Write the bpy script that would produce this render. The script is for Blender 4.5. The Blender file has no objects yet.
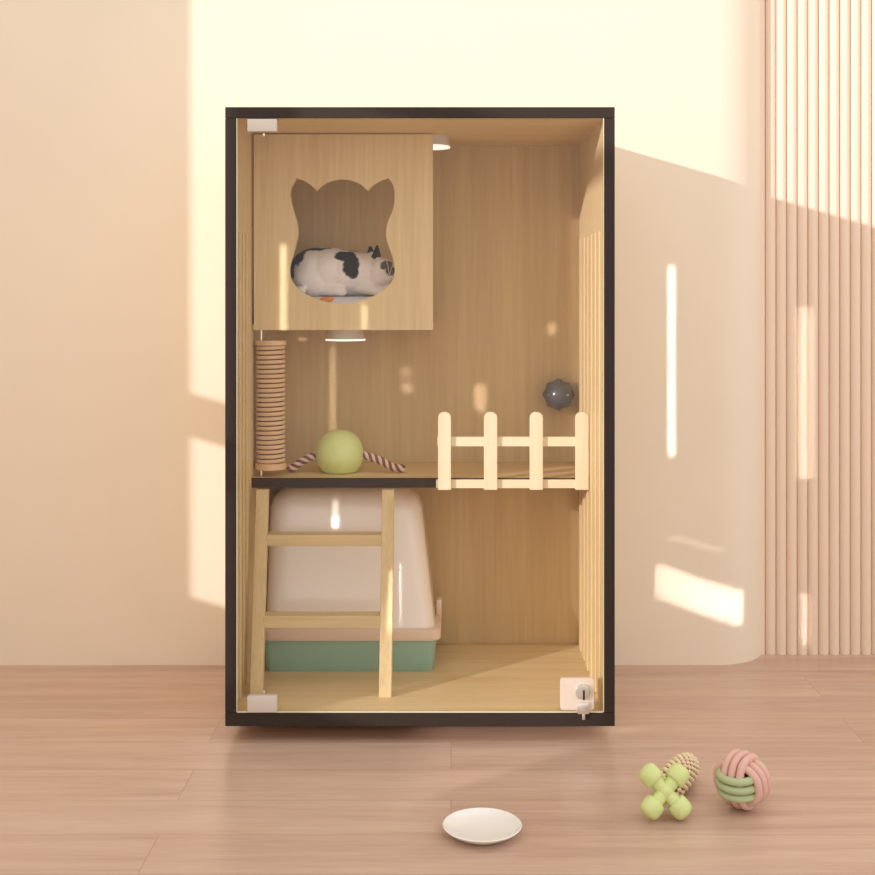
import bpy, bmesh, math, random
from mathutils import Vector, Matrix, noise
random.seed(4)
C = bpy.context.scene.collection
PI = math.pi
F = 1248.0; CX = 451.0; CY = 290.0; CH = 0.932; CYW = -2.57

def P(px, py, y):
    """photo pixel -> point on the plane at depth y"""
    d = y - CYW
    return Vector(((px-CX)*d/F, y, CH-(py-CY)*d/F))

# ---------------------------------------------------------------- materials
def srgb(r, g, b):
    f = lambda c: (c/255/12.92) if c/255 <= .04045 else ((c/255+.055)/1.055)**2.4
    return (f(r), f(g), f(b), 1)

def mat(name, col, rough=.5, metal=0, spec=.5, noise_amt=0, nscale=40, bump=0, bscale=200, emit=0, sss=0, coat=0):
    m = bpy.data.materials.new(name); m.use_nodes = True
    N = m.node_tree.nodes; L = m.node_tree.links; b = N['Principled BSDF']
    b.inputs['Base Color'].default_value = col
    b.inputs['Roughness'].default_value = rough
    b.inputs['Metallic'].default_value = metal
    b.inputs['Specular IOR Level'].default_value = spec
    b.inputs['Coat Weight'].default_value = coat
    tc = N.new('ShaderNodeTexCoord')
    if noise_amt:
        n = N.new('ShaderNodeTexNoise'); n.inputs['Scale'].default_value = nscale
        n.inputs['Detail'].default_value = 4
        L.new(tc.outputs['Object'], n.inputs['Vector'])
        r = N.new('ShaderNodeValToRGB')
        r.color_ramp.elements[0].position = .3; r.color_ramp.elements[1].position = .7
        r.color_ramp.elements[0].color = tuple(c*(1-noise_amt) for c in col[:3])+(1,)
        r.color_ramp.elements[1].color = tuple(min(1, c*(1+noise_amt)) for c in col[:3])+(1,)
        L.new(n.outputs['Fac'], r.inputs['Fac']); L.new(r.outputs['Color'], b.inputs['Base Color'])
    if bump:
        n = N.new('ShaderNodeTexNoise'); n.inputs['Scale'].default_value = bscale
        L.new(tc.outputs['Object'], n.inputs['Vector'])
        bp = N.new('ShaderNodeBump'); bp.inputs['Strength'].default_value = bump
        bp.inputs['Distance'].default_value = .002
        L.new(n.outputs['Fac'], bp.inputs['Height']); L.new(bp.outputs['Normal'], b.inputs['Normal'])
    if emit:
        b.inputs['Emission Color'].default_value = col; b.inputs['Emission Strength'].default_value = emit
    if sss:
        b.inputs['Subsurface Weight'].default_value = sss
        b.inputs['Subsurface Radius'].default_value = (.02, .012, .008)
    return m

def wood(name, c1, c2, grain='Z', scale=1.0, rough=.5, cathedral=.5):
    """fine veneer: grain streaks run along the given world axis"""
    m = bpy.data.materials.new(name); m.use_nodes = True
    N = m.node_tree.nodes; L = m.node_tree.links; b = N['Principled BSDF']
    tc = N.new('ShaderNodeTexCoord'); mp = N.new('ShaderNodeMapping')
    L.new(tc.outputs['Object'], mp.inputs['Vector'])
    s = {'Z': (14, 14, .55), 'X': (.55, 14, 14), 'Y': (14, .55, 14)}[grain]
    mp.inputs['Scale'].default_value = tuple(v*scale for v in s)
    n1 = N.new('ShaderNodeTexNoise'); n1.inputs['Scale'].default_value = 1.3
    n1.inputs['Detail'].default_value = 3; n1.inputs['Distortion'].default_value = cathedral
    L.new(mp.outputs['Vector'], n1.inputs['Vector'])
    n2 = N.new('ShaderNodeTexNoise'); n2.inputs['Scale'].default_value = 9
    n2.inputs['Detail'].default_value = 5; n2.inputs['Roughness'].default_value = .65
    L.new(mp.outputs['Vector'], n2.inputs['Vector'])
    mx = N.new('ShaderNodeMath'); mx.operation = 'MULTIPLY_ADD'
    mx.inputs[1].default_value = .45; L.new(n2.outputs['Fac'], mx.inputs[0])
    ml = N.new('ShaderNodeMath'); ml.operation = 'MULTIPLY'; ml.inputs[1].default_value = .55
    L.new(n1.outputs['Fac'], ml.inputs[0]); L.new(ml.outputs[0], mx.inputs[2])
    r = N.new('ShaderNodeValToRGB')
    r.color_ramp.elements[0].position = .36; r.color_ramp.elements[1].position = .64
    r.color_ramp.elements[0].color = c1; r.color_ramp.elements[1].color = c2
    L.new(mx.outputs[0], r.inputs['Fac']); L.new(r.outputs['Color'], b.inputs['Base Color'])
    bp = N.new('ShaderNodeBump'); bp.inputs['Strength'].default_value = .08; bp.inputs['Distance'].default_value = .001
    L.new(n2.outputs['Fac'], bp.inputs['Height']); L.new(bp.outputs['Normal'], b.inputs['Normal'])
    b.inputs['Roughness'].default_value = rough; b.inputs['Specular IOR Level'].default_value = .3
    return m

def floor_mat():
    m = bpy.data.materials.new('plank_floor'); m.use_nodes = True
    N = m.node_tree.nodes; L = m.node_tree.links; b = N['Principled BSDF']
    tc = N.new('ShaderNodeTexCoord')
    br = N.new('ShaderNodeTexBrick')
    br.offset = .37; br.inputs['Scale'].default_value = 1
    br.inputs['Brick Width'].default_value = 1.35; br.inputs['Row Height'].default_value = .145
    br.inputs['Mortar Size'].default_value = .0011; br.inputs['Mortar Smooth'].default_value = .3
    br.inputs['Color1'].default_value = (0, 0, 0, 1); br.inputs['Color2'].default_value = (1, 1, 1, 1)
    br.inputs['Mortar'].default_value = (.5, .5, .5, 1); br.inputs['Bias'].default_value = 0
    L.new(tc.outputs['Object'], br.inputs['Vector'])
    mp = N.new('ShaderNodeMapping'); mp.inputs['Scale'].default_value = (1.1, 15, 1)
    L.new(tc.outputs['Object'], mp.inputs['Vector'])
    # each plank gets its own grain offset
    sc = N.new('ShaderNodeVectorMath'); sc.operation = 'SCALE'; sc.inputs['Scale'].default_value = 31
    L.new(br.outputs['Color'], sc.inputs[0])
    ad = N.new('ShaderNodeVectorMath'); ad.operation = 'ADD'
    L.new(mp.outputs['Vector'], ad.inputs[0]); L.new(sc.outputs[0], ad.inputs[1])
    n1 = N.new('ShaderNodeTexNoise'); n1.inputs['Scale'].default_value = 1.6; n1.inputs['Detail'].default_value = 6
    n1.inputs['Roughness'].default_value = .6; n1.inputs['Distortion'].default_value = .6
    L.new(ad.outputs[0], n1.inputs['Vector'])
    n2 = N.new('ShaderNodeTexNoise'); n2.inputs['Scale'].default_value = 8; n2.inputs['Detail'].default_value = 4
    L.new(ad.outputs[0], n2.inputs['Vector'])
    a = N.new('ShaderNodeMath'); a.operation = 'MULTIPLY_ADD'; a.inputs[1].default_value = .3
    L.new(n2.outputs['Fac'], a.inputs[0])
    a2 = N.new('ShaderNodeMath'); a2.operation = 'MULTIPLY'; a2.inputs[1].default_value = .7
    L.new(n1.outputs['Fac'], a2.inputs[0]); L.new(a2.outputs[0], a.inputs[2])
    sep = N.new('ShaderNodeSeparateColor'); L.new(br.outputs['Color'], sep.inputs[0])
    a3 = N.new('ShaderNodeMath'); a3.operation = 'MULTIPLY_ADD'; a3.inputs[1].default_value = .10
    L.new(sep.outputs[0], a3.inputs[0]); L.new(a.outputs[0], a3.inputs[2])
    r = N.new('ShaderNodeValToRGB')
    e = r.color_ramp.elements
    e[0].position = .30; e[0].color = srgb(176, 145, 127)
    e[1].position = .80; e[1].color = srgb(216, 190, 171)
    x = e.new(.52); x.color = srgb(199, 168, 149)
    L.new(a3.outputs[0], r.inputs['Fac'])
    mix = N.new('ShaderNodeMixRGB'); mix.inputs['Color2'].default_value = srgb(165, 120, 98)
    fm = N.new('ShaderNodeMath'); fm.operation = 'MULTIPLY'; fm.inputs[1].default_value = .55
    L.new(br.outputs['Fac'], fm.inputs[0]); L.new(fm.outputs[0], mix.inputs['Fac'])
    L.new(r.outputs['Color'], mix.inputs['Color1']); L.new(mix.outputs['Color'], b.inputs['Base Color'])
    b.inputs['Roughness'].default_value = .28
    bp = N.new('ShaderNodeBump'); bp.inputs['Strength'].default_value = .12; bp.inputs['Distance'].default_value = .002
    L.new(n1.outputs['Fac'], bp.inputs['Height']); L.new(bp.outputs['Normal'], b.inputs['Normal'])
    return m

def glass_mat(name, tint=(1, 1, 1, 1), gloss=.05, rough=.0):
    m = bpy.data.materials.new(name); m.use_nodes = True
    N = m.node_tree.nodes; L = m.node_tree.links
    N.remove(N['Principled BSDF']); out = N['Material Output']
    t = N.new('ShaderNodeBsdfTransparent'); t.inputs['Color'].default_value = tint
    g = N.new('ShaderNodeBsdfGlossy'); g.inputs['Roughness'].default_value = rough
    lw = N.new('ShaderNodeLayerWeight'); lw.inputs['Blend'].default_value = .5
    pw = N.new('ShaderNodeMath'); pw.operation = 'POWER'; pw.inputs[1].default_value = 5
    L.new(lw.outputs['Facing'], pw.inputs[0])
    fr = N.new('ShaderNodeMath'); fr.operation = 'MULTIPLY_ADD'; fr.inputs[1].default_value = .9; fr.inputs[2].default_value = .02
    L.new(pw.outputs[0], fr.inputs[0])
    mx = N.new('ShaderNodeMixShader')
    L.new(fr.outputs[0], mx.inputs[0]); L.new(t.outputs[0], mx.inputs[1]); L.new(g.outputs[0], mx.inputs[2])
    L.new(mx.outputs[0], out.inputs['Surface'])
    return m

def cloudy(name, col, transp=.35, rough=.15):
    m = mat(name, col, rough=rough)
    N = m.node_tree.nodes; L = m.node_tree.links; b = N['Principled BSDF']; out = N['Material Output']
    t = N.new('ShaderNodeBsdfTransparent'); mx = N.new('ShaderNodeMixShader'); mx.inputs[0].default_value = transp
    L.new(b.outputs[0], mx.inputs[1]); L.new(t.outputs[0], mx.inputs[2]); L.new(mx.outputs[0], out.inputs['Surface'])
    return m

def rope_mat(name, c1, c2, k=260, ang=.9):
    m = mat(name, c1, rough=.9)
    N = m.node_tree.nodes; L = m.node_tree.links; b = N['Principled BSDF']
    tc = N.new('ShaderNodeTexCoord'); mp = N.new('ShaderNodeMapping'); mp.inputs['Rotation'].default_value = (0, ang, 0)
    L.new(tc.outputs['Object'], mp.inputs['Vector'])
    w = N.new('ShaderNodeTexWave'); w.inputs['Scale'].default_value = k/6; w.bands_direction = 'X'
    w.inputs['Distortion'].default_value = .6
    L.new(mp.outputs['Vector'], w.inputs['Vector'])
    r = N.new('ShaderNodeValToRGB'); r.color_ramp.elements[0].color = c1; r.color_ramp.elements[1].color = c2
    L.new(w.outputs['Color'], r.inputs['Fac']); L.new(r.outputs['Color'], b.inputs['Base Color'])
    return m

def vcol_mat(name, rough=.85):
    m = mat(name, (1, 1, 1, 1), rough=rough, spec=.2)
    N = m.node_tree.nodes; L = m.node_tree.links; b = N['Principled BSDF']
    v = N.new('ShaderNodeVertexColor'); v.layer_name = 'fur'
    L.new(v.outputs['Color'], b.inputs['Base Color'])
    tc = N.new('ShaderNodeTexCoord'); n = N.new('ShaderNodeTexNoise'); n.inputs['Scale'].default_value = 420
    L.new(tc.outputs['Object'], n.inputs['Vector'])
    bp = N.new('ShaderNodeBump'); bp.inputs['Strength'].default_value = .35; bp.inputs['Distance'].default_value = .002
    L.new(n.outputs['Fac'], bp.inputs['Height']); L.new(bp.outputs['Normal'], b.inputs['Normal'])
    return m

OAK1, OAK2 = srgb(214, 187, 139), srgb(231, 207, 161)
M = dict(
    wall=mat('plaster', srgb(240, 226, 207), rough=.75, noise_amt=.015, nscale=3, bump=.03, bscale=60),
    flute=mat('fluted_plaster', srgb(240, 218, 198), rough=.6),
    floor=floor_mat(),
    oak=wood('oak_veneer', OAK1, OAK2, 'Z'),
    oakx=wood('oak_veneer_horizontal', OAK1, OAK2, 'X'),
    oakb=wood('oak_veneer_back', srgb(198, 167, 120), srgb(214, 186, 136), 'Z', scale=.8, cathedral=.9),
    pine=wood('pale_pine', srgb(230, 214, 178), srgb(240, 226, 194), 'Z', scale=1.5),
    pinex=wood('pale_pine_horizontal', srgb(230, 214, 178), srgb(240, 226, 194), 'X', scale=1.5),
    ladder=wood('ladder_pine', srgb(208, 182, 134), srgb(226, 202, 156), 'Z', scale=1.5),
    ladderx=wood('ladder_pine_horizontal', srgb(208, 182, 134), srgb(226, 202, 156), 'X', scale=1.5),
    dark=mat('dark_edge_band', srgb(50, 40, 34), rough=.6, spec=.3),
    glass=glass_mat('clear_glass'),
    gedge=mat('glass_edge', srgb(226, 220, 186), rough=.25),
    hinge=mat('hinge_white', srgb(216, 206, 196), rough=.35),
    acrylic=cloudy('frosted_acrylic', srgb(240, 226, 214), .4),
    chrome=mat('chrome', srgb(238, 236, 232), rough=.32, metal=1),
    black=mat('black_slot', srgb(30, 26, 22), rough=.5),
    lampw=mat('lamp_housing', srgb(214, 205, 196), rough=.4),
    glow=mat('lamp_diffuser', srgb(255, 246, 232), rough=.4, emit=.9),
    sisal=rope_mat('sisal_rope', srgb(206, 166, 122), srgb(242, 210, 170), 700, .9),
    core=mat('post_core', srgb(84, 54, 36), rough=.9),
    capw=mat('post_cap', srgb(226, 190, 148), rough=.5, noise_amt=.05),
    lime=mat('lime_rubber', srgb(216, 226, 150), rough=.33, noise_amt=.03, sss=.1),
    limet=mat('lime_chew_rubber', srgb(216, 228, 156), rough=.5, bump=.25, bscale=160, sss=.05),
    ropew=mat('rope_white', srgb(226, 205, 186), rough=.9, bump=.3),
    roper=mat('rope_maroon', srgb(140, 84, 66), rough=.9, bump=.3),
    grey=mat('grey_rubber', srgb(84, 80, 82), rough=.24),
    greyl=mat('grey_print', srgb(146, 138, 136), rough=.4),
    tub=mat('sage_plastic', srgb(148, 184, 168), rough=.35),
    rim=mat('blush_plastic', srgb(236, 212, 192), rough=.35),
    dome=mat('cream_plastic', srgb(248, 238, 230), rough=.14, coat=.3),
    pinkc=mat('pink_cord', srgb(226, 184, 172), rough=.7, bump=.25, bscale=400),
    greenc=mat('sage_cord', srgb(184, 198, 154), rough=.7, bump=.25, bscale=400),
    corn=mat('corn_cream', srgb(238, 222, 186), rough=.55),
    corng=mat('corn_core', srgb(150, 84, 70), rough=.7),
    dish=mat('white_ceramic', srgb(246, 244, 240), rough=.2, coat=.4),
    fur=vcol_mat('cat_fur'),
    nose=mat('cat_nose', srgb(206, 140, 128), rough=.5),
    lid=mat('cat_eyelid', srgb(58, 46, 42), rough=.6),
    whisk=mat('whisker', srgb(250, 244, 236), rough=.5),
    cush=mat('cushion_fabric', srgb(214, 212, 216), rough=.95, bump=.4, bscale=500),
    orange=mat('orange_fabric', srgb(226, 140, 70), rough=.9, bump=.3, noise_amt=.12, nscale=90),
    wframe=mat('white_window_frame', srgb(238, 232, 222), rough=.5),
)

# ---------------------------------------------------------------- mesh helpers
def box(bm, x0, x1, y0, y1, z0, z1, bev=0, seg=2):
    r = bmesh.ops.create_cube(bm, size=1)
    vs = r['verts']
    for v in vs:
        v.co = Vector((x0+(v.co.x+.5)*(x1-x0), y0+(v.co.y+.5)*(y1-y0), z0+(v.co.z+.5)*(z1-z0)))
    if bev:
        es = list({e for v in vs for e in v.link_edges})
        bmesh.ops.bevel(bm, geom=es, offset=bev, segments=seg, affect='EDGES', profile=.5)
    return bm

def ellipsoid(bm, c, r, rot=None, sub=3):
    q = bmesh.ops.create_icosphere(bm, subdivisions=sub, radius=1)['verts']
    R = rot if rot else Matrix.Identity(3)
    for v in q:
        v.co = Vector(c) + R @ Vector((v.co.x*r[0], v.co.y*r[1], v.co.z*r[2]))
    return q

def tube(bm, pts, rad, n=10, closed=False, caps=True):
    pts = [Vector(p) for p in pts]
    rads = rad if isinstance(rad, (list, tuple)) else [rad]*len(pts)
    rings = []; K = len(pts); up = None
    for i in range(K):
        if closed: t = pts[(i+1) % K]-pts[i-1]
        else: t = pts[min(i+1, K-1)]-pts[max(i-1, 0)]
        t.normalize()
        if up is None:
            up = Vector((0, 0, 1)) if abs(t.z) < .9 else Vector((1, 0, 0))
        u = (up - t*up.dot(t)).normalized(); w = t.cross(u); up = u
        rings.append([bm.verts.new(pts[i]+(u*math.cos(2*PI*k/n)+w*math.sin(2*PI*k/n))*rads[i]) for k in range(n)])
    for i in range(K if closed else K-1):
        a, b2 = rings[i], rings[(i+1) % K]
        for k in range(n):
            bm.faces.new((a[k], a[(k+1) % n], b2[(k+1) % n], b2[k]))
    if caps and not closed:
        bm.faces.new(rings[0][::-1]); bm.faces.new(rings[-1])
    return bm

def lathe(bm, prof, c=(0, 0, 0), n=40, axis='Z'):
    rings = []
    for r, z in prof:
        ring = []
        for k in range(n):
            a = 2*PI*k/n
            p = Vector((r*math.cos(a), r*math.sin(a), z))
            if axis == 'Y': p = Vector((p.x, p.z, p.y))
            ring.append(bm.verts.new(Vector(c)+p))
        rings.append(ring)
    for a, b2 in zip(rings, rings[1:]):
        for k in range(n):
            bm.faces.new((a[k], a[(k+1) % n], b2[(k+1) % n], b2[k]))
    bm.faces.new(rings[0][::-1]); bm.faces.new(rings[-1])
    return bm

def rring(x0, x1, y0, y1, r, z, n=8):
    out = []
    for cx, cy, a0 in ((x1-r, y1-r, 0), (x0+r, y1-r, PI/2), (x0+r, y0+r, PI), (x1-r, y0+r, 1.5*PI)):
        for k in range(n+1):
            a = a0+PI/2*k/n
            out.append(Vector((cx+r*math.cos(a), cy+r*math.sin(a), z)))
    return out

def loft(bm, rings):
    R = [[bm.verts.new(p) for p in r] for r in rings]; n = len(R[0])
    for a, b2 in zip(R, R[1:]):
        for k in range(n):
            bm.faces.new((a[k], a[(k+1) % n], b2[(k+1) % n], b2[k]))
    bm.faces.new(R[0][::-1]); bm.faces.new(R[-1])
    return bm

def obj(name, bm, m, parent=None, smooth=False, bev=0, loc=None):
    bmesh.ops.recalc_face_normals(bm, faces=bm.faces)
    me = bpy.data.meshes.new(name); bm.to_mesh(me); bm.free()
    me.materials.append(m)
    if smooth:
        for p in me.polygons: p.use_smooth = True
        try: me.set_sharp_from_angle(angle=math.radians(42))
        except Exception: pass
    o = bpy.data.objects.new(name, me); C.objects.link(o)
    if parent is not None:
        o.parent = parent
        base = Vector(parent.location) if parent.parent is None else Vector(parent.parent.location)
        # meshes are written in world coordinates; bring them back to the thing's own base
        if parent.type == 'EMPTY':
            me.transform(Matrix.Translation(-base))
    if bev:
        b = o.modifiers.new('Bevel', 'BEVEL'); b.width = bev; b.segments = 2; b.limit_method = 'ANGLE'
    return o

def sub(name, bm, m, part, root, smooth=False, bev=0):
    o = obj(name, bm, m, None, smooth, bev)
    o.data.transform(Matrix.Translation(-Vector(root.location)))
    o.parent = part
    return o

def thing(name, label, cat, loc, group=None):
    o = bpy.data.objects.new(name, None); C.objects.link(o); o.location = loc
    o.empty_display_size = .05
    o['label'] = label; o['category'] = cat
    if group: o['group'] = group
    return o

def struct(name, bm, m, smooth=False):
    o = obj(name, bm, m, None, smooth); o['kind'] = 'structure'; return o

B = bmesh.new

# ---------------------------------------------------------------- the room
YW = .53      # face of the back wall
XL = -1.6     # face of the left wall
struct('floor', box(B(), XL-.2, 3.2, -4.2, 1.4, -.05, 0), M['floor'])

# back wall: a thick leaf that ends in a rounded edge
def leaf():
    bm = B(); xe = .805; rr = .15; th = .18
    pts = [(XL, YW), (xe-rr, YW)]
    for k in range(1, 17):
        a = -PI/2+PI/2*k/16
        pts.append((xe-rr+rr*math.cos(a), YW+rr+rr*math.sin(a)))
    pts += [(xe, YW+th), (XL, YW+th)]
    lo = [bm.verts.new((x, y, 0)) for x, y in pts]; hi = [bm.verts.new((x, y, 3)) for x, y in pts]
    n = len(pts)
    for k in range(n): bm.faces.new((lo[k], lo[(k+1) % n], hi[(k+1) % n], hi[k]))
    bm.faces.new(lo[::-1]); bm.faces.new(hi)
    return bm
struct('wall_back', leaf(), M['wall'], smooth=True)

def flutes():
    bm = B(); y0 = YW+.088; w = .0272; x = .778; prof = []
    while x < 2.9:
        for k in range(9):
            a = PI*k/9
            prof.append((x+w/2-w/2*math.cos(a)*.96, y0+.012-.012*math.sin(a)))
        x += w
    prof += [(x, y0+.08), (.778, y0+.08)]
    lo = [bm.verts.new((x, y, 0)) for x, y in prof]; hi = [bm.verts.new((x, y, 3)) for x, y in prof]
    n = len(prof)
    for k in range(n): bm.faces.new((lo[k], lo[(k+1) % n], hi[(k+1) % n], hi[k]))
    bm.faces.new(lo[::-1]); bm.faces.new(hi)
    return bm
struct('wall_back_fluted', flutes(), M['flute'])

# left wall with the window openings the morning sun comes through
Y0, Y1, ZT = -4.2, YW, 3.0
opens = [(-.385, -.233, .444, .842), (-.92, -.385, .444, .842), (-1.53, -1.03, .444, 1.72),
         (-.92, -.233, .951, 2.75), (-2.35, -.92, 1.78, 2.75)]
def wall_with_holes():
    ys = sorted({Y0, Y1, *[o[0] for o in opens], *[o[1] for o in opens]})
    zs = sorted({0, ZT, *[o[2] for o in opens], *[o[3] for o in opens]})
    bm = B(); inside = lambda y, z: any(a < y < b2 and c < z < d for a, b2, c, d in opens)
    for i in range(len(ys)-1):
        j = 0
        while j < len(zs)-1:
            if inside((ys[i]+ys[i+1])/2, (zs[j]+zs[j+1])/2): j += 1; continue
            k = j
            while k+1 < len(zs)-1 and not inside((ys[i]+ys[i+1])/2, (zs[k+1]+zs[k+2])/2): k += 1
            box(bm, XL-.004, XL, ys[i], ys[i+1], zs[j], zs[k+1]); j = k+1
    bmesh.ops.remove_doubles(bm, verts=bm.verts, dist=1e-5)
    return bm
struct('wall_left', wall_with_holes(), M['wall'])

# ---------------------------------------------------------------- cabinet
XA, XB = -.465, .3372          # outer sides
IA, IB = -.450, .315          # inner faces
ZA, ZB = .034, 1.3086
FL, CE = .0616, 1.286         # inside floor / ceiling
D = .50; YS = .245            # inner depth; plane of box front and shelf edge
cab = thing('cat_cabinet', 'tall oak cat cabinet with dark edges, glass door and two levels, standing before the wall', 'cabinet', ((XA+XB)/2, .25, 0))
T = .004
obj('side_panel', box(B(), XA, IA, T, D-.0065, ZA+.0266, CE), M['oak'], cab)
obj('side_panel', box(B(), IB, XB, T, D-.0065, ZA+.0266, CE), M['oak'], cab)
obj('top_panel', box(B(), XA, XB, T, D-.0065, CE, ZB), M['oakx'], cab)
obj('bottom_panel', box(B(), XA, XB, T, D-.0065, ZA, FL), M['oakx'], cab)
obj('back_panel', box(B(), XA, XB, D, D+.012, ZA, ZB), M['oakb'], cab)
eb = B()
tx0, tx1 = -.442, .3155
box(eb, XA, XB, -.001, T, CE, ZB, .0006, 1); box(eb, XA, XB, -.001, T, ZA, FL, .0006, 1)
box(eb, XA, tx0, -.001, T, FL+.0008, CE-.0008, .0006, 1); box(eb, tx1, XB, -.001, T, FL+.0008, CE-.0008, .0006, 1)
e = obj('edge_banding', eb, M['dark'], cab); e['label'] = 'dark brown front edge'
# wood lip behind the trim on the left so the jamb is closed
obj('jamb_strip', box(B(), IA, tx0, T, T+.012, FL, CE), M['gedge'], cab)
for x, y in ((XA+.05, .13), (XB-.05, .13), (XA+.05, .46), (XB-.05, .46)):
    f = B(); lathe(f, [(.018, 0), (.02, .004), (.02, .03), (.022, .035)], (x, y, 0), 24)
    obj('foot', f, M['black'], cab, True)
# vertical fluting strips on the side panels
def strips(xw, sgn):
    bm = B()
    for k in range(6):
        y0 = .045+k*.075
        x0, x1 = sorted((xw, xw+sgn*.005))
        box(bm, x0, x1, y0, y0+.038, FL+.002, 1.055, .0018, 2)
    return bm
obj('slatted_lining', strips(IB, -1), M['ladder'], cab)
sl = B()
for k in range(4):
    box(sl, IA, IA+.004, .03+k*.045, .03+k*.045+.022, FL+.002, 1.055, .0015, 2)
obj('slatted_lining', sl, M['ladder'], cab)
# shelf
sh = obj('shelf', box(B(), IA, IB, YS+.003, D, .486, .508), M['oakx'], cab)
sub('shelf_edge', box(B(), IA, IB, YS, YS+.003, .486, .508), M['dark'], sh, cab)['label'] = 'dark brown shelf edge'

# box front with the cat-head opening
hole = [(296.6,178.3,1),(290.8,190,0),(291.6,203,0),(296.6,219.7,0),(298.2,231,0),(297.2,240,0),(293.3,254.5,0),(290,267.8,0),(291.2,279.4,0),(299.9,290.2,0),(313.2,297.6,0),(329.7,302.6,0),(346.3,303.4,0),(363,300,0),(379.5,292.7,0),(391,282.7,0),(394.7,271,0),(392.8,258,0),(388.6,246,0),(386,234.6,0),(387.5,223,0),(392.8,209.8,0),(394.7,198,0),(393.6,186.5,0),(388.6,178.3,1),(379.5,181.6,0),(372.8,185.7,0),(367.9,190.7,1),(359.6,183.8,0),(349.6,180.2,0),(342,179.4,0),(334.7,180.3,0),(324.8,184,0),(316.5,190.7,1),(311.5,185.7,0),(304,180.8,0)]
def crom(h, per=5):
    n = len(h); out = []
    for i in range(n):
        p1, p2 = h[i], h[(i+1) % n]
        p0 = h[i-1] if not p1[2] else (2*p1[0]-p2[0], 2*p1[1]-p2[1], 0)
        p3 = h[(i+2) % n] if not p2[2] else (2*p2[0]-p1[0], 2*p2[1]-p1[1], 0)
        for k in range(per):
            t = k/per
            f = lambda a, b2, c, d: .5*(2*b2+(c-a)*t+(2*a-5*b2+4*c-d)*t*t+(3*b2-a-3*c+d)*t**3)
            out.append((f(p0[0], p1[0], p2[0], p3[0]), f(p0[1], p1[1], p2[1], p3[1])))
    return out
bm = B(); th = .012
xr = P(433, 0, YS).x; zb = P(0, 330, YS).z
xg = IA+.0055
ov = [bm.verts.new(p) for p in ((xg, YS, zb), (xr, YS, zb), (xr, YS, CE-.003), (xg, YS, CE-.003))]
hv = [bm.verts.new(P(a, b2, YS)) for a, b2 in crom(hole)]
es = [bm.edges.new((l[i], l[(i+1) % len(l)])) for l in (ov, hv) for i in range(len(l))]
bmesh.ops.triangle_fill(bm, edges=es, use_beauty=True)
r = bmesh.ops.extrude_face_region(bm, geom=bm.faces[:])
bmesh.ops.translate(bm, verts=[g for g in r['geom'] if isinstance(g, bmesh.types.BMVert)], vec=(0, th, 0))
obj('box_front', bm, M['oak'], cab)['label'] = 'oak board with a cat-head shaped opening'
obj('box_floor', box(B(), IA, xr, YS+th, D, zb, zb+.013), M['oakx'], cab)

# fence on the shelf edge
fy = YS-.024
fence = obj('fence', box(B(), P(436, 0, fy+.012).x, P(590, 0, fy+.012).x, fy+.01, fy+.022, P(0, 489, fy).z, P(0, 480.5, fy).z, .001), M['pinex'], cab)
sub('rail', box(B(), P(437, 0, fy+.012).x, P(588, 0, fy+.012).x, fy+.01, fy+.022, P(0, 447, fy).z, P(0, 437.5, fy).z, .001), M['pinex'], fence, cab)
for a, b2 in ((438, 451), (484, 497.3), (529.8, 543), (575.5, 588.8)):
    bm = B(); x0, x1 = P(a, 0, fy).x, P(b2, 0, fy).x; z0, z1 = P(0, 490, fy).z, P(0, 412, fy).z
    r_ = (x1-x0)/2; pts = [(x0, z0), (x1, z0)]
    for k in range(13):
        t = PI*k/12; pts.append((x0+r_+r_*math.cos(t), z1-r_*.85+r_*.85*math.sin(t)))
    fr = [bm.verts.new((x, fy, z)) for x, z in pts]; bk = [bm.verts.new((x, fy+.01, z)) for x, z in pts]
    n = len(pts)
    for k in range(n): bm.faces.new((fr[k], fr[(k+1) % n], bk[(k+1) % n], bk[k]))
    bm.faces.new(fr[::-1]); bm.faces.new(bk)
    sub('picket', bm, M['pine'], fence, cab, bev=.0012)

# glass door with hinges and lock
gy0, gy1 = .0045, .0095
door = obj('glass_door', box(B(), tx0+.002, IB-.002, gy0, gy1, FL+.002, CE-.002), M['glass'], cab)
ge = B()
gx0, gx1, gz0, gz1 = tx0+.0002, IB, FL+.0002, CE-.0002; w = .0024
box(ge, gx0, gx0+w*.7, -.0004, .0042, gz0, gz1); box(ge, gx1-w*.7, gx1, -.0004, .0042, gz0, gz1)
box(ge, gx0, gx1, -.0004, .0042, gz0, gz0+w*.8)
sub('glass_edge', ge, M['gedge'], door, cab)
for y0, y1 in ((119, 131.5), (696, 712)):
    bm = B(); a, b2 = P(247.5, y1, 0), P(277, y0, 0)
    box(bm, a.x, b2.x, -.004, .0165, a.z, b2.z, .0015)
    h = sub('hinge', bm, M['hinge'], door, cab, True); h['label'] = 'white hinge clip'
    bm = B(); cz = P(0, 134 if y0 < 200 else 693.5, 0).z
    lathe(bm, [(.003, -.003), (.003, .003)], (P(263, 0, 0).x, .013, cz), 16)
    sub('hinge_pin', bm, M['chrome'], door, cab, True)
bm = B(); a, b2 = P(560, 709, 0), P(593.5, 677.5, 0)
loft(bm, [[Vector((p.x, y, p.y)) for p in rring(a.x, b2.x, a.z, b2.z, .006, 0)] for y in (-.008, .0042)])
lk = sub('lock', bm, M['acrylic'], door, cab, True, .001); lk['label'] = 'frosted lock plate'
def ydisc(c, prof, n=32):
    return lathe(B(), prof, c, n, 'Y')
c = P(582, 690, 0)
sub('lock_cylinder', ydisc((c.x, 0, c.z), [(.0155, -.008), (.0155, -.014), (.013, -.017), (.010, -.0172)]), M['chrome'], door, cab, True)
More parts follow.
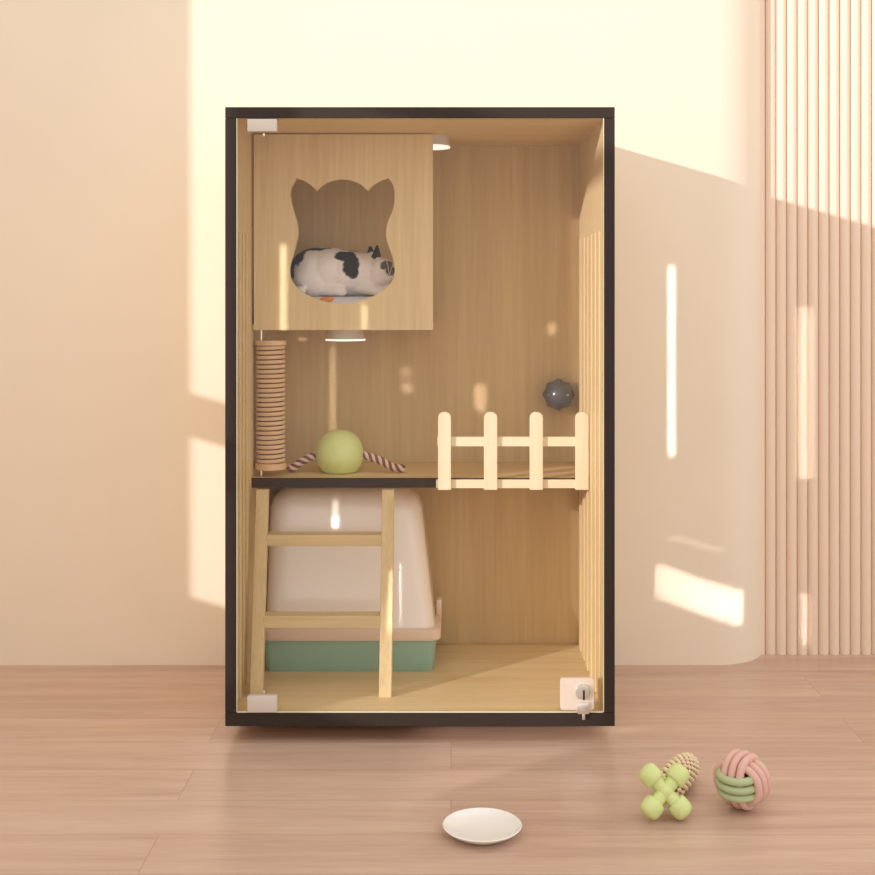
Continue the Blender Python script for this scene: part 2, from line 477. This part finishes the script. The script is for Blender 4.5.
sub('keyhole', box(B(), c.x-.0002, c.x+.0042, -.0185, -.0165, c.z-.015, c.z+.005, .0008), M['black'], door, cab)
bm = B(); a = P(577, 712, 0); b2 = P(588.5, 701, 0)
box(bm, a.x, b2.x, -.014, -.0065, a.z, b2.z, .0015); q = P(583, 718, 0)
box(bm, q.x-.003, q.x+.003, -.012, -.0065, q.z, a.z+.002, .001)
sub('lock_latch', bm, M['chrome'], door, cab, True)

# ---------------------------------------------------------------- lamps
def puck(name, label, cx, cy, ztop, h, rt, rb):
    t = thing(name, label, 'light', (cx, cy, ztop), 'round lights inside the cabinet')
    bm = B(); lathe(bm, [(rt, ztop), (rt, ztop-h*.35), (rb*.96, ztop-h*.85)], (cx, cy, 0), 40)
    obj('housing', bm, M['lampw'], t, True)
    bm = B(); lathe(bm, [(rb*.96, ztop-h*.85), (rb, ztop-h*.92), (rb*.98, ztop-h), (rb*.6, ztop-h*1.03)], (cx, cy, 0), 40)
    obj('diffuser', bm, M['glow'], t, True)['label'] = 'glowing white diffuser'
c1 = P(431, 0, .33)
puck('puck_light', 'round white light on the cabinet ceiling, beside the box top', c1.x, .315, CE, .026, .043, .045)
c2 = P(345.5, 0, .33)
puck('puck_light', 'round white light under the box floor, above the green ball', c2.x, .33, zb, .027, .041, .047)

# ---------------------------------------------------------------- scratching post
px_, py_ = -.4125, .283
z0, z1 = P(0, 470, py_-.02).z, P(0, 340.5, py_-.02).z
t = thing('scratching_post', 'sisal rope scratching post at the left end of the shelf', 'scratching post', (px_, py_, .508))
obj('cap', lathe(B(), [(.034, z1-.0115), (.036, z1-.0105), (.036, z1-.001), (.034, z1)], (px_, py_, 0), 40), M['capw'], t, True)
obj('cap', lathe(B(), [(.034, z0), (.036, z0+.001), (.036, z0+.0135), (.034, z0+.0145)], (px_, py_, 0), 40), M['capw'], t, True)
za, zc = z0+.0145, z1-.0115
obj('core', lathe(B(), [(.0275, za), (.0275, zc)], (px_, py_, 0), 32), M['core'], t, True)
bm = B(); turns = 25; pitch = (zc-za)/turns
for q in range(turns):
    tube(bm, [(px_+.0294*math.cos(2*PI*k/40), py_+.0294*math.sin(2*PI*k/40), za+pitch*(q+.5)+.0008*math.cos(2*PI*k/40)) for k in range(40)], .0043, 8, closed=True)
obj('rope_winding', bm, M['sisal'], t, True)
bm = B()
lathe(bm, [(.0032, .508), (.0032, z0+.002)], (px_-.020, py_-.010, 0), 12)
obj('mounting_rod', bm, M['chrome'], t, True); bm = B()
lathe(bm, [(.0032, z1-.002), (.0032, zb)], (px_-.020, py_-.010, 0), 12)
obj('mounting_rod', bm, M['chrome'], t, True)

# ---------------------------------------------------------------- ladder
ty, by = YS-.015, .105
lt = thing('ladder', 'short pine ladder leaning from the cabinet floor to the shelf', 'ladder', (-.28, .15, FL))
def yat(z): return by+(ty-by)*(z-FL)/(.505-FL)
def stile(x_):
    bm = B(); hw = .0135; hd = .011; q = []
    for z in (FL, .4855):
        y = yat(z); x = x_+(.005 if x_ < -.3 and z < .3 else 0); q.append([Vector((x-hw, y-hd, z)), Vector((x+hw, y-hd, z)), Vector((x+hw, y+hd, z)), Vector((x-hw, y+hd, z))])
    loft(bm, q)
    return bm
sx = (-.4215, -.1405)
for x in sx: obj('stile', stile(x), M['ladder'], lt, bev=.0015)
for pa, pb in ((535.5, 546.5), (617, 629)):
    y = .2 if pa < 600 else .15
    zz0, zz1 = P(0, pb, y-.02).z, P(0, pa, y-.02).z
    yy = yat((zz0+zz1)/2)
    obj('rung', box(B(), sx[0]+.0135, sx[1]-.0135, yy-.011, yy+.032, zz0, zz1, .0015), M['ladderx'], lt)

# ---------------------------------------------------------------- litter box
lb = thing('litter_box', 'hooded cat litter box with cream dome and sage green tray behind the ladder', 'litter box', (-.235, .375, FL))
X0, X1, YA, YB = -.424, -.043, .275, .482
zr0, zr1 = P(0, 640, .273).z, P(0, 628.5, .273).z
obj('tray', loft(B(), [rring(X0+.004, X1+.002, YA+.004, YB-.006, .014, FL), rring(X0, X1+.004, YA, YB-.003, .016, FL+.006), rring(X0-.004, X1+.010, YA-.004, YB, .016, zr0)]), M['tub'], lb, True)['label'] = 'sage green tray'
obj('rim', loft(B(), [rring(X0-.006, X1+.018, YA-.010, YB+.006, .022, zr0), rring(X0-.008, X1+.020, YA-.012, YB+.007, .022, zr0+.003), rring(X0-.008, X1+.020, YA-.012, YB+.007, .022, zr1-.003), rring(X0-.004, X1+.016, YA-.008, YB+.004, .022, zr1)]), M['rim'], lb, True)['label'] = 'blush pink rim'
rg = []
H0, H1 = zr1, .468
for k in range(15):
    t_ = k/14
    s = t_
    z = H0+(H1-H0)*t_
    top = max(0, (t_-.84)/.16); cur = 1-math.sqrt(max(0, 1-top*top))
    if k == 14: cur = .80
    l = X0-.002+.003*s+cur*.035; r_ = X1+.006-.036*s-cur*.038
    f_ = YA+.002+.035*s+cur*.045; b_ = YB-.002-.02*s-cur*.03
    rad = .030+.022*s
    rg.append(rring(l, r_, f_, b_, min(rad, (b_-f_)/2.05), z, 10))
obj('hood', loft(B(), rg), M['dome'], lb, True)['label'] = 'glossy cream hood'
cl = B(); a = P(437.5, 632, .42); b2 = P(441.5, 608, .42)
box(cl, -.035, -.022, .40, .44, zr1-.004, zr1+.034, .003)
obj('clip', cl, M['rim'], lb, True)

# ---------------------------------------------------------------- green ball with rope
gc = Vector((P(339.7, 0, .335).x, .335, .508))
gb = thing('rope_ball_toy', 'lime green ball toy with a twisted rope through it on the shelf', 'cat toy', gc)
R_ = .0555; Hh = .100; bm = B(); prof = []
for k in range(25):
    a = -PI/2+PI*k/24
    z = math.sin(a)*R_; rr = abs(math.cos(a))**.88*R_
    # flattened underside
    z = max(z, -.043+.0*z)
    prof.append((max(rr, .0005), z+.043))
prof2 = [(.0005, 0)]
for r0, z0_ in prof:
    if z0_ > .0005: prof2.append((r0, z0_))
prof2.insert(1, (.0335, 0)); prof2.insert(2, (.0395, .002))
lathe(bm, prof2, gc, 48)
obj('ball', bm, M['lime'], gb, True)
def spline(pts, per=14):
    pts = [Vector(p) for p in pts]; out = []
    q = [2*pts[0]-pts[1]]+pts+[2*pts[-1]-pts[-2]]
    for i in range(1, len(q)-2):
        for k in range(per):
            t_ = k/per
            out.append(.5*(2*q[i]+(q[i+1]-q[i-1])*t_+(2*q[i-1]-5*q[i]+4*q[i+1]-q[i+2])*t_*t_+(3*q[i]-q[i-1]-3*q[i+1]+q[i+2])*t_**3))
    out.append(pts[-1]); return out
def twisted(path, rad, strands, pitch, phase=0):
    """bmesh per strand"""
    L_ = [0]
    for a, b2 in zip(path, path[1:]): L_.append(L_[-1]+(b2-a).length)
    res = []
    for s in strands:
        bm = B(); pp = []
        for i, p in enumerate(path):
            t_ = (path[min(i+1, len(path)-1)]-path[max(i-1, 0)]).normalized()
            u = Vector((0, 0, 1)); u = (u-t_*u.dot(t_)).normalized(); w = t_.cross(u)
            a = 2*PI*(L_[i]/pitch+s)
            pp.append(p+(u*math.cos(a)+w*math.sin(a))*rad*.52)
        tube(bm, pp, rad*.56, 8); res.append(bm)
    return res
for path in (spline([gc+Vector((-.040, 0, .040)), gc+Vector((-.060, 0, .038)), gc+Vector((-.085, -.002, .027)), gc+Vector((-.108, -.004, .0115)), gc+Vector((-.120, -.004, .0095))], 16),
             spline([gc+Vector((.040, 0, .042)), gc+Vector((.066, 0, .037)), gc+Vector((.095, -.004, .027)), gc+Vector((.128, -.008, .012)), gc+Vector((.150, -.008, .0095))], 18)):
    for s, bm in zip((0, .25, .5, .75), twisted(path, .0088, (0, .25, .5, .75), .034)):
        if s in (0, .5): obj('rope_strand', bm, M['ropew'], gb, True)['label'] = 'off-white rope strand'
        else: obj('rope_strand', bm, M['roper'], gb, True)['label'] = 'reddish brown rope strand'

# ---------------------------------------------------------------- grey studded ball on the back panel
qc = P(559, 395, .455)
gt = thing('studded_ball', 'dark grey ball with eight points fixed on the back panel above the fence', 'cat toy', (qc.x, D, qc.z))
bm = B(); lobes = []
for k in range(96):
    a = 2*PI*k/96
    q = abs(((a*8/(2*PI)) % 1)-.5)*2        # 1 at the points
    lobes.append((a, .0345+.0052*q**1.2))
rings = []
for y, s in ((D-.0005, .80), (.485, .96), (.468, 1.0), (.450, .93), (.438, .83)):
    rings.append([Vector((qc.x+math.sin(a)*(.030+(r_-.030)*(1 if .44 < y < .49 else .5))*s, y, qc.z+math.cos(a)*(.030+(r_-.030)*(1 if .44 < y < .49 else .5))*s)) for a, r_ in lobes])
loft(bm, rings)
obj('star_base', bm, M['grey'], gt, True)
bm = B(); ellipsoid(bm, (qc.x, .452, qc.z), (.0318, .032, .0318), sub=4)
obj('ball', bm, M['grey'], gt, True)
bm = B(); ellipsoid(bm, (qc.x+.0135, .4305, qc.z+.002), (.0085, .0065, .0065), sub=3)
obj('button', bm, M['greyl'], gt, True)

# ---------------------------------------------------------------- cushion and cat
zc0 = zb+.013
cu = thing('cushion', 'pale grey cushion under the cat inside the box', 'cushion', (-.25, .375, zc0))
bm = B(); rr = []
for z, ins in ((0, .010), (.004, .003), (.018, 0), (.046, 0), (.055, .005), (.060, .014), (.062, .04)):
    rr.append(rring(-.435+ins, -.070-ins, YS+th+.004+ins, D-.008-ins, .035, zc0+z, 8))
loft(bm, rr); obj('pad', bm, M['cush'], cu, True)
bm = B(); ellipsoid(bm, (P(327, 0, .27).x, .272, zc0+.0540), (.018, .012, .0085), sub=3)
obj('fabric_patch', bm, M['orange'], cu, True)['label'] = 'orange printed patch'

cat = thing('cat', 'white cat with black patches lying asleep on the cushion in the box', 'cat', (-.25, .375, zc0+.06))
CZ = zc0+.060
def rotz(a): return Matrix.Rotation(a, 3, 'Z')
def roty(a): return Matrix.Rotation(a, 3, 'Y')
bm = B()
E = lambda c, r, rot=None: ellipsoid(bm, c, r, rot, 3)
E((-.322, .395, CZ+.056), (.064, .076, .062)); E((-.285, .390, CZ+.058), (.070, .076, .060))
E((-.245, .386, CZ+.055), (.075, .072, .056)); E((-.205, .382, CZ+.052), (.058, .062, .054))
E((-.180, .372, CZ+.056), (.040, .042, .040))                                # neck
E((-.160, .345, CZ+.058), (.035, .036, .034)); E((-.143, .325, CZ+.049), (.018, .019, .015))   # head, muzzle
E((-.172, .333, CZ+.046), (.018, .018, .016))                                 # cheek
E((-.325, .352, CZ+.040), (.050, .040, .040), roty(.3))                        # thigh
def cap(a, b2, r0, r1, n=9):
    a, b2 = Vector(a), Vector(b2)
    for k in range(n):
        t_ = k/(n-1); c_ = a.lerp(b2, t_); r_ = r0+(r1-r0)*t_
        ellipsoid(bm, c_, (r_, r_, r_), sub=2)
cap((-.315, .345, CZ+.022), (-.265, .322, CZ+.015), .018, .013); E((-.256, .320, CZ+.013), (.016, .012, .011))
cap((-.215, .350, CZ+.028), (-.175, .322, CZ+.015), .020, .012); E((-.165, .318, CZ+.013), (.015, .012, .011))
cap((-.190, .355, CZ+.022), (-.140, .335, CZ+.014), .017, .012); E((-.128, .332, CZ+.013), (.015, .012, .011))
tl = spline([(-.372, .410, CZ+.040), (-.392, .375, CZ+.024), (-.392, .335, CZ+.016), (-.375, .315, CZ+.015), (-.345, .310, CZ+.015)], 8)
for i, p in enumerate(tl):
    r_ = .0155-.004*i/len(tl); ellipsoid(bm, p, (r_, r_, r_), sub=2)
# ears
def ear(base, tip, w, d):
    base, tip = Vector(base), Vector(tip)
    q = []
    ax = (tip-base).normalized(); u = Vector((1, -.55, 0)).normalized(); v = ax.cross(u).normalized()
    for k in range(7):
        t_ = k/6; c_ = base.lerp(tip, t_); ww = w*(1-t_)**.75+.0018
        q.append([c_+u*math.cos(2*PI*j/12)*ww+v*math.sin(2*PI*j/12)*(d*(1-t_)+.0022) for j in range(12)])
    loft(bm, q)
ear((-.176, .350, CZ+.078), (-.173, .354, CZ+.124), .0165, .0075)
ear((-.186, .378, CZ+.080), (-.192, .388, CZ+.126), .0150, .0075)
me = bpy.data.meshes.new('tmp'); bm.to_mesh(me); bm.free()
tmp = bpy.data.objects.new('tmp', me); C.objects.link(tmp)
rm = tmp.modifiers.new('r', 'REMESH'); rm.mode = 'VOXEL'; rm.voxel_size = .0024
sm = tmp.modifiers.new('s', 'SMOOTH'); sm.iterations = 7; sm.factor = .55
dg = bpy.context.evaluated_depsgraph_get(); dg.update()
cm = bpy.data.meshes.new_from_object(tmp.evaluated_get(dg)); bpy.data.objects.remove(tmp)
ca = cm.color_attributes.new('fur', 'FLOAT_COLOR', 'POINT')
WH, BK, TAB = Vector((.92, .84, .79)), Vector((.030, .024, .021)), Vector((.13, .095, .08))
def inE(p, c, r):
    return math.sqrt(sum(((p[i]-c[i])/r[i])**2 for i in range(3)))
spots = [((-.385, .385, CZ+.066), (.026, .10, .045), BK), ((-.368, .40, CZ+.095), (.034, .09, .030), BK), ((-.325, .425, CZ+.122), (.052, .075, .022), BK),
         ((-.246, .330, CZ+.100), (.027, .040, .018), BK), ((-.232, .318, CZ+.078), (.019, .045, .034), BK), ((-.226, .315, CZ+.060), (.012, .040, .018), BK),
         ((-.212, .405, CZ+.112), (.052, .040, .012), BK), ((-.173, .350, CZ+.112), (.016, .011, .030), BK),
         ((-.150, .330, CZ+.074), (.017, .03, .013), TAB), ((-.140, .325, CZ+.060), (.014, .03, .012), TAB),
         ((-.390, .34, CZ+.018), (.03, .05, .03), BK)]
for v in cm.vertices:
    p = v.co; col = WH.copy()
    nz = noise.noise(p*45)*.22+noise.noise(p*160)*.14
    for c_, r_, k in spots:
        dd = inE(p, c_, r_)+nz
        f = max(0, min(1, (1.06-dd)/.14))
        col = col.lerp(k, f)
    col *= 1+.06*noise.noise(p*300)
    ca.data[v.index].color = (*col, 1)
for p in cm.polygons: p.use_smooth = True
cm.materials.clear(); cm.materials.append(M['fur'])
cm.transform(Matrix.Translation(-Vector(cat.location)))
cb = bpy.data.objects.new('body', cm); C.objects.link(cb); cb.parent = cat
bm = B(); ellipsoid(bm, (-.1305, .3115, CZ+.053), (.0045, .004, .0032), sub=2); obj('nose', bm, M['nose'], cat, True)
for c_ in ((-.1600, .3105, CZ+.066), (-.130, .3290, CZ+.066)):
    bm = B(); u = Vector((.75, -.55, 0)).normalized() if c_[0] < -.15 else Vector((.5, .8, 0)).normalized()
    tube(bm, [Vector(c_)+u*s*.007+Vector((0, -.0008, abs(s)**2*.0025)) for s in (-1, -.5, 0, .5, 1)], [.0006, .0011, .0013, .0011, .0006], 6)
    obj('closed_eye', bm, M['lid'], cat, True)
bm = B()
for k, (dz, dx) in enumerate(((.020, -.030), (.008, -.034), (.034, -.006), (.030, .012))):
    a = Vector((-.142, .309, CZ+.049)); tube(bm, spline([a, a+Vector((dx*.5, -.010, dz*.7)), a+Vector((dx, -.016, dz))], 5), [.0006]*10+[.0003], 5)
obj('whiskers', bm, M['whisk'], cat, True)

# ---------------------------------------------------------------- floor toys
# knotted cord ball
kc = Vector((P(742, 0, -.325).x, -.325, .0515))
kb = thing('knot_ball', 'pink and sage green knotted cord ball on the floor, rightmost toy', 'cat toy', (kc.x, kc.y, 0))
Rk = rotz(math.radians(-44)) @ Matrix.Rotation(.12, 3, 'X')
def cord(kind, off, ra=.0440, rb=.0345, tr=.0070):
    pts = []; sh_ = math.sqrt(max(.1, 1-(abs(off)/.058)**2))
    for k in range(64):
        a = 2*PI*k/64; big, sm_ = ra*math.cos(a)*sh_, rb*math.sin(a)*sh_
        bulge = 1
        big = math.copysign(abs(math.cos(a))**.85, math.cos(a))*ra*sh_; sm_ = math.copysign(abs(math.sin(a))**.85, math.sin(a))*rb*sh_
        p = {'z': Vector((sm_, big, off)), 'y': Vector((big, off, sm_)), 'x': Vector((off, sm_, big))}[kind]
        pts.append(kc+Rk @ p)
    bm = B(); tube(bm, pts, tr, 12, closed=True); return bm
for kind, mm, nm in (('z', 'greenc', 'green_cord'), ('y', 'pinkc', 'pink_cord'), ('x', 'pinkc', 'pink_cord')):
    for off in (-.0152, 0, .0152):
        obj(nm, cord(kind, off), M[mm], kb, True)
# lime jack chew toy
jc = Vector((P(665, 0, -.37).x, -.37, .0485))
jk = thing('chew_toy', 'lime green cross-shaped rubber chew toy with knobbed ends on the floor', 'cat toy', (jc.x, jc.y, 0))
Rj = Matrix.Rotation(math.radians(-22), 3, 'X') @ rotz(.1)
core_pts = B()
q = ellipsoid(core_pts, jc, (.015, .0145, .015), sub=3)
obj('centre', core_pts, M['limet'], jk, True)
for k, (dx, dz, dy) in enumerate(((-.0262, .0275, 0), (.0262, .0275, 0), (-.0262, -.0275, 0), (.0262, -.0275, 0))):
    d_ = Rj @ Vector((dx, dy, dz)); u = d_.normalized(); L_ = d_.length
    bm = B(); prof = [(0, .0115), (.3, .0118), (.60, .0122), (.62, .0165), (.68, .0185), (.90, .0192), (1.15, .0188), (1.30, .0165), (1.39, .011), (1.42, .003)]
    tube(bm, [jc+u*L_*t_ for t_, r_ in prof], [r_ for t_, r_ in prof], 20)
    obj('knob', bm, M['limet'], jk, True)
for s in (1, -1):
    d_ = Rj @ Vector((.004*s, .030, .012*s)); bm = B(); u = d_.normalized()
    tube(bm, [jc, jc+u*.015, jc+u*.018, jc+u*.030, jc+u*.036, jc+u*.038], [.011, .011, .0145, .0145, .010, .003], 18)
    obj('knob', bm, M['limet'], jk, True)
# corn chew toy lying behind
ca_, cb_ = Vector((.396, -.300, .0290)), Vector((.456, -.185, .0290))
cn = thing('corn_toy', 'cream corn-shaped chew toy covered in nubs, lying behind the lime toy', 'cat toy', (ca_.x, ca_.y, 0))
u = (cb_-ca_).normalized(); v_ = Vector((0, 0, 1)).cross(u); Ln = (cb_-ca_).length
prof = [(0, .010), (.03, .018), (.10, .0235), (.4, .0255), (.75, .0240), (.93, .018), (1, .008)]
bm = B(); tube(bm, [ca_+u*Ln*t_ for t_, r_ in prof], [r_ for t_, r_ in prof], 24)
obj('core', bm, M['corng'], cn, True)
bm = B()
def rad_at(t_):
    for (a, ra), (b2, rb) in zip(prof, prof[1:]):
        if a <= t_ <= b2: return ra+(rb-ra)*(t_-a)/(b2-a)
for i in range(13):
    t_ = .04+i*.074; r_ = rad_at(min(1, t_))
    n = 13 if r_ > .015 else 9
    for k in range(n):
        a = 2*PI*(k+.5*(i % 2))/n
        d_ = v_*math.cos(a)+Vector((0, 0, 1))*math.sin(a)
        p = ca_+u*Ln*t_+d_*r_
        if p.z < .003: continue
        ellipsoid(bm, p, (.0045, .0045, .0045), sub=2)
o = obj('kernels', bm, M['corn'], cn, True); o['kind'] = 'stuff'
# white dish, just its far rim shows
dc = Vector((P(482, 0, -.42).x, -.435, 0))
ds = thing('dish', 'small round white dish on the floor at the bottom edge', 'dish', dc)
obj('bowl', lathe(B(), [(.040, 0), (.044, .002), (.060, .011), (.0672, .0165), (.0680, .0180), (.0668, .0188), (.0645, .0175), (.055, .0105), (.036, .006), (.001, .0055)], dc, 64), M['dish'], ds, True)

# ---------------------------------------------------------------- light
def sun(name, d, e, col, ang):
    l = bpy.data.lights.new(name, 'SUN'); l.energy = e; l.color = col; l.angle = ang
    o = bpy.data.objects.new(name, l); C.objects.link(o)
    o.rotation_euler = Vector(d).to_track_quat('-Z', 'Y').to_euler(); return o
sun('sun', (1.25, 1, -.36), 2.7, (1, .935, .925), math.radians(.9))

# added narrow area lights imitating small sun patches and streaks; no real source
def streak_light(px0, px1, py0, py1, y, e, d=(0.06, 1, -.10), dist=1.3):
    a, b2 = P(px0, py1, y), P(px1, py0, y); c_ = (a+b2)/2; dv = Vector(d).normalized()
    l = bpy.data.lights.new('added_streak_light', 'AREA'); l.shape = 'RECTANGLE'
    l.size = max(.008, abs(b2.x-a.x)-.008); l.size_y = abs(b2.z-a.z); l.spread = math.radians(1.0)
    l.energy = e*l.size*l.size_y; l.color = (1, .95, .88)
    o = bpy.data.objects.new('added_streak_light', l); C.objects.link(o)
    o.location = c_-dv*dist; o.rotation_euler = dv.to_track_quat('-Z', 'Y').to_euler()
    return o
BE = 5.5
streak_light(667, 676, 267, 455, YW, BE)
streak_light(279, 288, 245, 332, YS, BE*.7)
streak_light(361, 368, 305, 330, YS, BE*.6)
streak_light(329, 337, 347, 432, D, BE*.35)
streak_light(400, 412, 369, 375, D, BE*.5)
streak_light(401, 413, 385, 391, D, BE*.5)
streak_light(473, 487, 385, 412, D, BE*.35)
streak_light(546, 558, 324, 334, D, BE*.3)
for k in range(6):
    streak_light(654+k*14.8, 672+k*14.8, 566+k*5.0, 600+k*5.0, YW, BE*(.40+.05*k))
for k in range(3):
    streak_light(667+k*18, 689+k*18, 538+k*5, 539.5+k*5, YW, BE*.3)
streak_light(394, 402, 564, 620, .30, BE*.7)
streak_light(332, 339, 500, 528, .31, BE*.6)
streak_light(796, 815, 308, 478, YW+.08, BE*.35)
streak_light(800, 812, 595, 645, YW+.08, BE*.35)

W = bpy.data.worlds.new('World'); bpy.context.scene.world = W; W.use_nodes = True
bg = W.node_tree.nodes['Background']; bg.inputs['Color'].default_value = (1, .955, .90, 1); bg.inputs['Strength'].default_value = 1.18

cam = bpy.data.cameras.new('Camera'); co = bpy.data.objects.new('Camera', cam); C.objects.link(co)
co.location = (0, CYW, CH); co.rotation_euler = (PI/2, 0, 0)
cam.sensor_width = 36; cam.lens = 36*F/875; cam.shift_x = (437.5-CX)/875; cam.shift_y = -(437.5-CY)/875
cam.clip_start = .05
S = bpy.context.scene; S.camera = co
S.view_settings.view_transform = 'Standard'; S.view_settings.look = 'None'
S.view_settings.gamma = 1; S.view_settings.exposure = 0; S.view_settings.use_curve_mapping = False
